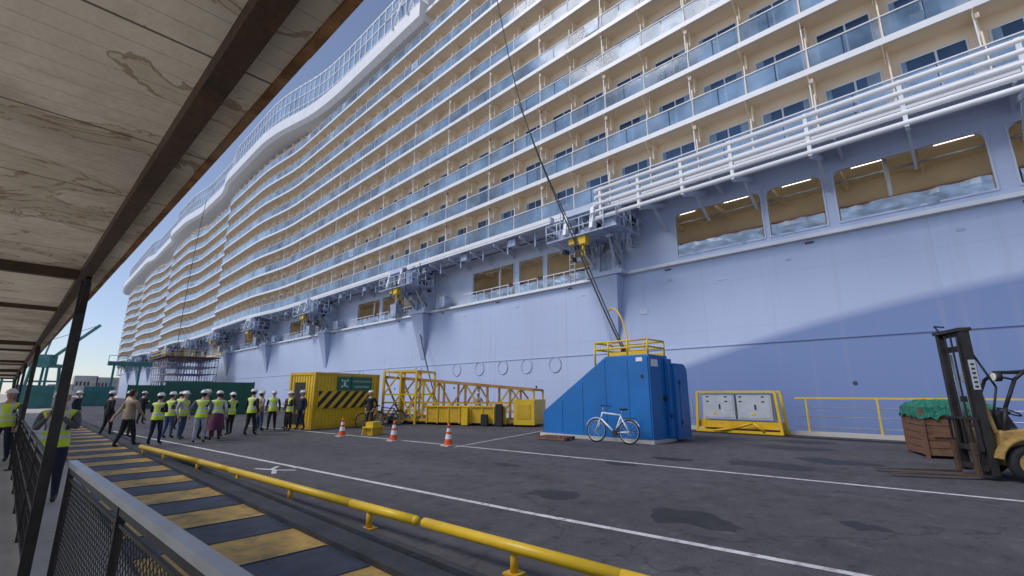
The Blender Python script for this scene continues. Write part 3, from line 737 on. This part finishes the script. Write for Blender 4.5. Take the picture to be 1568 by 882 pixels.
b.obj('cabinets',cb,bevel=.01)
cr=empty('wooden_crate',(17.3,-.55,0),rad(18))
b=MB()
for z0_ in [.08+.19*k for k in range(6)]:
    b.box(0,1.6,0,.03,z0_,z0_+.175,WOOD);b.box(0,1.6,1.57,1.6,z0_,z0_+.175,WOOD);b.box(0,.03,.031,1.569,z0_,z0_+.175,WOOD);b.box(1.57,1.6,.031,1.569,z0_,z0_+.175,WOOD)
for p in((-.02,-.02),(1.56,-.02),(-.02,1.56),(1.56,1.56),(-.05,.75)):b.box(p[0]-.02,p[0]+.06,p[1]-.02,p[1]+.06,0,1.28,WOOD)
b.box(-.045,-.02,.2,1.4,.55,.65,WOOD)
b.obj('planks',cr)
b=MB();vs=[];fs=[];n=26
for i in range(n+1):
    for j in range(n+1):
        u=i/n;v=j/n;e=min(u,1-u,v,1-v);zz=1.2+.28*min(1,e*5)**.5+random.uniform(-.035,.035)
        if e==0:zz=1.08+random.uniform(-.12,.05)
        vs.append((-.06+1.72*u,-.06+1.72*v,zz))
for i in range(n):
    for j in range(n):fs.append((i*(n+1)+j,(i+1)*(n+1)+j,(i+1)*(n+1)+j+1,i*(n+1)+j+1))
b.add(vs,fs,NET,False);b.obj('net',cr)

# ---------------------------------------------------------------- forklift
FKY=pmat('forklift_yellow',(.42,.27,.08),.5,0,.25,3,dirt=.5,dcol=(.07,.05,.04),dscale=5)
fk=empty('forklift',(14.05,-.42,0),rad(27))
b=MB()
b.prism([(.25,.28),(.35,.55),(.3,.95),(-.2,1.0),(-.45,.72),(-.95,.72),(-1.0,1.15),(-2.1,1.15),(-2.25,.9),(-2.25,.35),(-1.6,.25),(-.6,.25)],'x',-.5,.5,FKY)
b.obj('chassis',fk,bevel=.03)
b=MB()
b.prism([(.2,1.0),(.25,1.25),(.1,1.35),(-.05,1.0)],'x',-.4,.4,BLACK)
b.box(-.25,.25,-1.0,-.55,.72,.95,BLACK);b.prism([(-1.0,.95),(-1.12,1.5),(-1.0,1.52),(-.88,.98)],'x',-.24,.24,BLACK)
b.torus((0,-.2,1.3),.17,.015,(0,-.5,1),BLACK,20,6);b.cyl((0,.05,1.1),(0,-.2,1.3),.03,BLACK,8)
for x in(-.45,.45):
    b.tube([(x,.2,.95),(x,.1,1.4),(x,-.15,1.95),(x,-.35,2.12)],.035,BLACK,8);b.tube([(x,-.35,2.12),(x,-1.5,2.1),(x,-1.75,1.9),(x,-1.85,1.15)],.035,BLACK,8)
for k in range(7):b.bar((-.45,-.4-k*.17,2.12),(.45,-.4-k*.17,2.12),.03,.04,BLACK)
for x in(-.5,.5):
    b.cyl((x,.1,2.0),(x,.2,2.0),.09,BLACK,12);b.cyl((x,.2,2.0),(x,.22,2.0),.08,HELM,12)
b.tube([(-.5,.1,2.0),(-.47,-.1,1.95)],.02,BLACK,6)
b.obj('cab',fk)
b=MB()
for x in(-.42,.42):
    b.box(x-.05,x+.05,.42,.56,.1,2.95,DSTEEL);b.box(x*.8-.035,x*.8+.035,.45,.59,.15,2.85,DSTEEL)
for z in(.35,1.5,2.55,2.87):b.box(-.37,.37,.41,.47,z,z+.12,DSTEEL)
b.box(-.49,.49,.38,.6,2.951,3.02,DSTEEL)
for x in(-.18,.18):b.cyl((x,.5,.2),(x,.5,2.5),.035,STEEL,10)
for x in(-.1,.1):b.box(x-.02,x+.02,.56,.58,.5,2.9,BLACK)
b.tube([(0.3,.52,2.95),(.34,.6,3.15),(.1,.55,3.1)],.02,BLACK,6);b.tube([(-.3,.3,1.0),(-.5,.2,1.8),(-.3,.4,2.6)],.02,BLACK,6)
b.bar((-.35,.3,.9),(-.35,.45,1.9),.07,.07,FKY)
b.box(-.475,-.471,.43,.55,1.75,2.35,GREY)
for k in range(6):b.box(-.478,-.4755,.46,.52,1.79+k*.09,1.83+k*.09,BLACK)
for z in(.18,.55):b.box(-.5,.5,.6,.66,z,z+.1,DSTEEL)
for x in(-.46,-.23,0,.23,.46):b.box(x-.02,x+.02,.602,.64,.65,1.15,DSTEEL)
b.box(-.5,.5,.6,.65,1.15,1.2,DSTEEL)
b.obj('mast',fk)
b=MB()
for x in(-.32,.32):
    b.box(x-.06,x+.06,.66,.71,.05,.7,BROWN);b.prism([(.71,.05),(2.2,.06),(2.2,.075),(.71,.10)],'x',x-.06,x+.06,BROWN)
b.obj('forks',fk)
b=MB()
for x,y,R,wd in((-.6,0,.36,.2),(.6,0,.36,.2),(-.5,-1.65,.28,.16),(.5,-1.65,.28,.16)):
    b.torus((x,y,R),R-.1,.1,(1,0,0),RUB,26,10);b.cyl((x-wd/2+.02,y,R),(x+wd/2-.02,y,R),R-.14,FKY,20);b.cyl((x-wd/2,y,R),(x+wd/2,y,R),R-.27,DSTEEL,14)
    for k in range(6):
        a=k*math.pi/3;b.cyl((x-wd/2-.0,y+.13*math.cos(a),R+.13*math.sin(a)),(x+wd/2,y+.13*math.cos(a),R+.13*math.sin(a)),.018,DSTEEL,6)
b.obj('wheels',fk)
b=MB()
for s in(-1,1):
    pts=[(s*.6,.47*math.cos(rad(a)),.36+.47*math.sin(rad(a))) for a in range(10,171,16)]
    for p,q in zip(pts,pts[1:]):b.bar(p,q,.24,.03,FKY)
b.obj('fenders',fk)

# ---------------------------------------------------------------- cones
def cone(x,y):
    b=MB();b.box(-.19,.19,-.19,.19,0,.035,CONC);n=16
    zs=[.035,.22,.37,.45,.56,.70];r=lambda z:.145-.165*(z-.035)
    for i,(a,c) in enumerate(zip(zs,zs[1:])):b.cyl((0,0,a),(0,0,c),r(a),CONE if i in(0,2,4) else HELM,n,r(c),caps=(i==4))
    o=b.obj('traffic_cone');o.location=(x,y,0);return o
cone(9.0,18.1);cone(9.48,15.1);cone(9.85,12.4)
b=MB();b.box(-.4,.4,-.25,.25,.28,.34,YELB)
for x in(-.36,.36):
    for y in(-.2,.2):b.bar((x*1.1,y*1.1,0),(x,y,.28),.05,.05,YELB)
b.box(-.3,.3,-.2,.2,.0,.27,YEL);b.box(-.28,.28,-.18,.18,.34,.52,YELB)
o=b.obj('yellow_step_box');o.location=(10.25,17.9,0);o.rotation_euler=(0,0,.4)

# ---------------------------------------------------------------- far quay objects
def container(x,y,L_,rz,m,name='shipping_container'):
    b=MB();b.box(0,L_,0,2.44,.05,2.55,m);k=.1
    while k<L_-.1:
        b.box(k,k+.12,-.04,-.001,.18,2.45,m);k+=.26
    for q in(0,L_-.12):b.box(q,q+.12,-.05,.1,0,2.6,m)
    o=b.obj(name);o.location=(x,y,0);o.rotation_euler=(0,0,rz);return o
container(7.4,44.5,6.06,rad(-16),GREEN);container(7.6,66,6.06,rad(-10),GREEN);container(5.2,84,3,rad(-10),TEAL)
container(-.8,75,3,rad(0),TEAL)
sc=empty('scaffold_tower')
b=MB();SP=pmat('scaffold_tube',(.30,.27,.33),.5,.4,.2,2)
xs=[15+1.2*i for i in range(7)];ys_=[92+2*i for i in range(7)]
for x in xs:
    for y in ys_:
        b.cyl((x,y,0),(x,y,7.5),.045,SP,5)
for z in [1.2*k for k in range(1,7)]:
    for x in xs:b.cyl((x,ys_[0],z),(x,ys_[-1],z),.035,SP,4)
    for y in ys_:b.cyl((xs[0],y,z),(xs[-1],y,z),.035,SP,4)
for i in range(6):
    for z in(0,2.4,4.8):
        b.cyl((xs[i],ys_[0],z),(xs[i+1],ys_[0],z+2.4),.035,SP,4);b.cyl((xs[0],ys_[i],z),(xs[0],ys_[i+1],z+2.4),.035,SP,4)
b.obj('tubes',sc)
b=MB();b.box(14.6,22.4,91.6,104.4,7.5,7.65,WOOD)
for z in(8.1,8.6):
    for x in(14.6,22.4):b.bar((x,91.6,z),(x,104.4,z),.09,.09,YELB)
    for y in(91.6,104.4):b.bar((14.6,y,z),(22.4,y,z),.09,.09,YELB)
for x in [14.6+1.3*k for k in range(7)]:b.bar((x,91.6,7.6),(x,91.6,8.7),.08,.08,YELB)
b.obj('deck',sc)
def crane(x,y,s,rz,m):
    b=MB()
    for a in(-4,4):
        for c in(-3,3):b.bar((a,c,0),(a*.8,c*.8,11),.7,.7,m)
    for a in(-1,1):b.bar((-4*.9,a*2.7,6),(4*.9,a*2.7,6),.6,.6,m)
    for a in(-3.6,3.6):b.bar((a,-2.7,6),(a,2.7,6),.5,.5,m)
    b.box(-4,4,-3,3,11,12.2,m);b.box(-2,2,-2,3.5,12.2,15.5,m);b.bar((0,-1,14),(0,-14,27),.8,.8,m);b.bar((0,1,15),(0,0,21),.4,.4,m);b.bar((0,0,21),(0,-14,27),.15,.15,m)
    for k in range(8):
        t=k/8;b.bar((0,-1-13*t,14+13*t),(.6,-1-13*(t+.06),15+13*t),.15,.15,m)
    o=b.obj('quay_crane');o.location=(x,y,0);o.scale=(s,s,s);o.rotation_euler=(0,0,rz)
crane(3,215,.9,rad(60),TEAL);crane(-9,300,1.1,rad(120),TEAL)
b=MB()
for x in(11,15,19):
    b.bar((x,118,0),(x,118,6.9),.35,.35,TEAL)
b.box(10,21,117.6,118.6,6.9,7.7,TEAL)
for k in range(8):b.bar((10+k*1.4,117.5,7.7),(10+k*1.4,117.5,8.8),.08,.08,TEAL)
b.bar((10,117.5,8.8),(21,117.5,8.8),.1,.1,TEAL);b.obj('access_gantry')
b=MB()
for i in range(18):
    x=-120+i*14+random.uniform(-3,3);h=random.uniform(6,14);b.box(x,x+random.uniform(8,13),420,440,0,h,CONC)
    for k in range(4):b.box(x+1+k*1.9,x+2+k*1.9,419.9,419.99,h*.5,h*.7,DARKM)
b.obj('distant_warehouses')

# ---------------------------------------------------------------- people
pm_lip=pmat('lips',(.35,.12,.10),.5)
def person(name,x,y,heading,top,legs,vest=True,helmet=True,pose='down',stride=.0,h=1.75,skirt=None,hair=HAIR,phone=False):
    s=h/1.75
    V=[];E=[];RD=[];tag=[]
    def v(p,r):V.append(p);RD.append(r if isinstance(r,tuple) else(r,r));return len(V)-1
    def e(a,b,t):E.append((a,b));tag.append(t)
    vt='vest' if vest else 'top'
    pel=v((0,0,.95),(.155,.115));wa=v((0,.0,1.10),(.15,.115));ch=v((0,.01,1.30),(.185,.125));nb=v((0,-.005,1.44),(.11,.085));nk=v((0,.01,1.51),.056);hd=v((0,.02,1.57),.062)
    e(pel,wa,vt);e(wa,ch,vt);e(ch,nb,vt);e(nb,nk,'skin');e(nk,hd,'skin')
    for sg in(-1,1):
        st=stride*sg
        hp=v((sg*.095,0,.86),(.098,.105));kn=v((sg*.11,st*.45+.03,.48),(.066,.07));an=v((sg*.12,st-.02,.10),.046);to=v((sg*.14,st+.13,.045),(.045,.035))
        e(pel,hp,'legs');e(hp,kn,'legs');e(kn,an,'legs');e(an,to,'shoe')
        sh=v((sg*.20,0,1.40),.068)
        P=pose
        if P=='down':el=(sg*.26,-.04,1.12);wr=(sg*.27,.05,.88);hn=(sg*.265,.07,.80)
        elif P=='hold':el=(sg*.25,.02,1.12);wr=(sg*.10,.24,1.18);hn=(sg*.045,.28,1.22)
        elif P=='phone':el=(sg*.24,.06,1.14);wr=(sg*.09,.25,1.33);hn=(sg*.05,.28,1.40)
        elif P=='pocket':el=(sg*.30,-.08,1.13);wr=(sg*.20,.03,.96);hn=(sg*.17,.06,.90)
        elif P=='back':el=(sg*.27,-.12,1.14);wr=(sg*.13,-.19,.98);hn=(sg*.06,-.2,.95)
        elif P=='swing':el=(sg*.26,.08*sg,1.13);wr=(sg*.27,.24*sg,.93);hn=(sg*.265,.28*sg,.86)
        e(ch,sh,vt)
        a=v(el,.05);b_=v(wr,.034);c=v(hn,(.036,.028));e(sh,a,'top');e(a,b_,'top');e(b_,c,'skin')
        d=(Vector(hn)-Vector(wr)).normalized();side=d.cross(Vector((0,0,1)));side=side.normalized() if side.length>.2 else Vector((0,1,0))
        for q in range(4):
            base=Vector(hn)+side*(q-1.5)*.02+d*.02;ln=(.034,.040,.038,.030)[q]
            m1=base+d*ln;m2=m1+(d+Vector((-sg*.5,0,0))).normalized()*ln*.8
            i0=v(tuple(base),.010);i1=v(tuple(m1),.009);i2=v(tuple(m2),.007);e(c,i0,'skin');e(i0,i1,'skin');e(i1,i2,'skin')
        tb=Vector(hn)-d*.02+side*.03;t1=tb+(d+side*1.1).normalized()*.035
        i0=v(tuple(tb),.012);i1=v(tuple(t1),.010);e(c,i0,'skin');e(i0,i1,'skin')
    me=bpy.data.meshes.new('tmp');me.from_pydata([tuple(Vector(p)) for p in V],E,[]);ob=bpy.data.objects.new('tmp',me);C.objects.link(ob)
    md=ob.modifiers.new('s','SKIN');md.use_smooth_shade=True
    sv=me.skin_vertices[0].data
    for i,r in enumerate(RD):sv[i].radius=r;sv[i].use_root=(i==0)
    ob.modifiers.new('ss','SUBSURF').levels=1
    dg=bpy.context.evaluated_depsgraph_get();nm_=bpy.data.meshes.new_from_object(ob.evaluated_get(dg))
    bpy.data.objects.remove(ob)
    mats={'vest':VEST,'top':cloth(top),'legs':cloth(legs),'skin':SKIN,'shoe':SHOE}
    b=MB()
    segs=[(Vector(V[a_]),Vector(V[c_]),t) for (a_,c_),t in zip(E,tag)]
    fm=[]
    for p in nm_.polygons:
        ctr=p.center;best=None;bd=9
        for a_,c_,t in segs:
            dd=c_-a_;tt=max(0,min(1,(ctr-a_).dot(dd)/dd.length_squared));q=(a_+dd*tt-ctr).length
            if q<bd:bd=q;best=t
        if best=='legs' and ctr.z>.88 and abs(ctr.x)<.19:best=vt
        fm.append(best)
    b.v=[tuple(q.co) for q in nm_.vertices]
    for p,t in zip(nm_.polygons,fm):b.f.append(list(p.vertices));b.m.append(b.mi(mats[t]));b.sm.append(True)
    hc=(0,.025,1.645)
    b.ell(hc,.077,.098,.118,SKIN,16,12);b.ell((0,.055,1.585),.05,.06,.045,SKIN,12,8)
    b.prism([(.112,1.625),(.142,1.622),(.115,1.665)],'x',-.013,.013,SKIN)
    for sg in(-1,1):
        b.ell((sg*.031,.108,1.655),.013,.012,.009,HELM,8,6);b.ell((sg*.031,.117,1.655),.006,.005,.006,BLACK,6,4)
        b.ell((sg*.08,.01,1.645),.012,.022,.032,SKIN,8,6);b.box(sg*.031-.018,sg*.031+.018,.108,.122,1.674,1.679,HAIR)
    b.box(-.023,.023,.108,.118,1.592,1.599,pm_lip)
    if helmet:
        b.ell((0,.012,1.685),.112,.135,.105,HELM,18,7,0,90);b.prism([(-.09,.10),(-.06,.16),(0,.19),(.06,.16),(.09,.10)],'z',1.682,1.694,HELM)
        b.torus((0,.012,1.688),.112,.01,(0,0,1),HELM,18,5);b.box(-.012,.012,-.10,.12,1.78,1.797,HELM)
        b.ell((0,-.02,1.64),.083,.085,.09,hair,12,8)
    else:
        b.ell((0,-.005,1.675),.086,.102,.105,hair,14,8,-20,90);b.ell((0,-.03,1.63),.08,.08,.085,hair,12,8)
    n=20
    if skirt:
        vs=[];fs=[]
        for k,(zz,rr) in enumerate(((1.02,.16),(.85,.21),(.6,.25),(.38,.29))):
            for i in range(n):
                a=2*math.pi*i/n;q=rr*(1+.06*math.sin(a*6)*k/3);vs.append((q*math.cos(a),q*.85*math.sin(a),zz))
        for k in range(3):
            for i in range(n):fs.append((k*n+i,(k+1)*n+i,(k+1)*n+(i+1)%n,k*n+(i+1)%n))
        b.add(vs,fs,cloth(skirt),True)
    n=18;vs=[];fs=[]
    for zz,ra,rb in((1.12,.158,.125),(.98,.178,.145),(.86,.186,.15)):
        for i in range(n):a=2*math.pi*i/n;vs.append((ra*math.cos(a),rb*math.sin(a)+.0,zz))
    for k in range(2):
        for i in range(n):fs.append((k*n+i,(k+1)*n+i,(k+1)*n+(i+1)%n,k*n+(i+1)%n))
    b.add(vs,fs,mats[vt],True)
    if phone:b.box(-.04,.04,.30,.31,1.36,1.50,BLACK)
    o=b.obj(name);o.location=(x,y,0.0);o.rotation_euler=(0,0,heading);o.scale=(s*1.04,s*1.04,s);return o
NAVY=(.02,.025,.05);BLK=(.018,.018,.02);JEAN=(.06,.10,.19);GRY=(.12,.12,.13);TAN=(.35,.26,.18);LT=(.45,.46,.50);WHT=(.6,.6,.6)
pe=[
(.44,10.6,rad(165),GRY,NAVY,True,True,'phone',0,1.72,None),
(4.75,20.6,rad(-80),(.05,.05,.07),BLK,False,True,'down',.05,1.78,None),
(3.95,22.0,rad(-60),GRY,JEAN,True,True,'hold',.05,1.70,None),
(8.95,23.6,rad(120),(.08,.03,.03),BLK,False,False,'down',.05,1.74,None),
(7.85,24.2,rad(-90),LT,NAVY,True,True,'pocket',.05,1.79,None),
(5.4,21.2,rad(-30),BLK,GRY,True,False,'down',.05,1.66,None),
(2.9,23.5,rad(-80),(.02,.03,.05),BLK,False,False,'pocket',.05,1.77,None),
(2.40,19.3,rad(-60),TAN,BLK,False,False,'swing',.2,1.78,None),
(2.45,25,rad(-70),BLK,BLK,False,True,'down',.1,1.74,None),
(3.19,19.6,rad(-40),BLK,NAVY,True,True,'hold',.08,1.66,None),
(4.2,21.2,rad(-140),LT,JEAN,True,True,'down',.06,1.72,None),
(4.35,19.2,rad(-30),GRY,(.40,.42,.45),True,True,'pocket',.05,1.76,None),
(4.98,19.8,rad(-20),WHT,(.10,.03,.05),True,True,'down',.04,1.74,(.12,.03,.06)),
(6.0,21.9,rad(20),NAVY,BLK,True,True,'hold',.08,1.68,None),
(6.56,21.2,rad(-60),BLK,BLK,True,True,'down',.1,1.82,None),
(7.45,23.0,rad(-70),TAN,JEAN,False,True,'back',.05,1.74,None),
(8.1,23.3,rad(150),NAVY,BLK,True,True,'down',.1,1.76,None),
(8.53,22.4,rad(80),BLK,BLK,True,True,'hold',.05,1.74,None),
(9.10,22.5,rad(100),NAVY,NAVY,False,True,'down',.1,1.78,None),
(8.3,25.5,rad(60),BLK,BLK,True,True,'down',.0,1.80,None),
(11.5,20.5,rad(120),BLK,NAVY,False,True,'pocket',.05,1.78,None),
(-.25,17.5,rad(160),GRY,NAVY,True,True,'down',.1,1.75,None),
(3.6,30,rad(-90),GRY,BLK,True,True,'down',.05,1.75,None),
(4.6,33,rad(-60),BLK,BLK,False,True,'hold',.05,1.75,None),
(5.2,27,rad(-60),BLK,BLK,True,True,'down',.05,1.72,None),
(1.8,31,rad(-120),NAVY,BLK,False,True,'down',.1,1.76,None),
(-.9,16,rad(170),(.05,.12,.4),NAVY,False,False,'down',.15,1.72,None),
(18.2,20.3,rad(140),WHT,NAVY,False,True,'hold',.05,1.72,None),
]
for i,(x,y,hd,top,lg,vs_,hm,po,st,hh,skt) in enumerate(pe):
    person('worker' if hm else 'pedestrian',x,y,hd,top,lg,vs_,hm,po,st,hh,skt,phone=(po=='phone'))
for i,(x,y) in enumerate(((17,93),(19,93.5),(16,95),(20.5,94))):
    o=person('scaffolder',x,y,rad(150),(.05,.1,.3),NAVY,False,True,'hold',.05,1.75,None);o.location.z=7.65
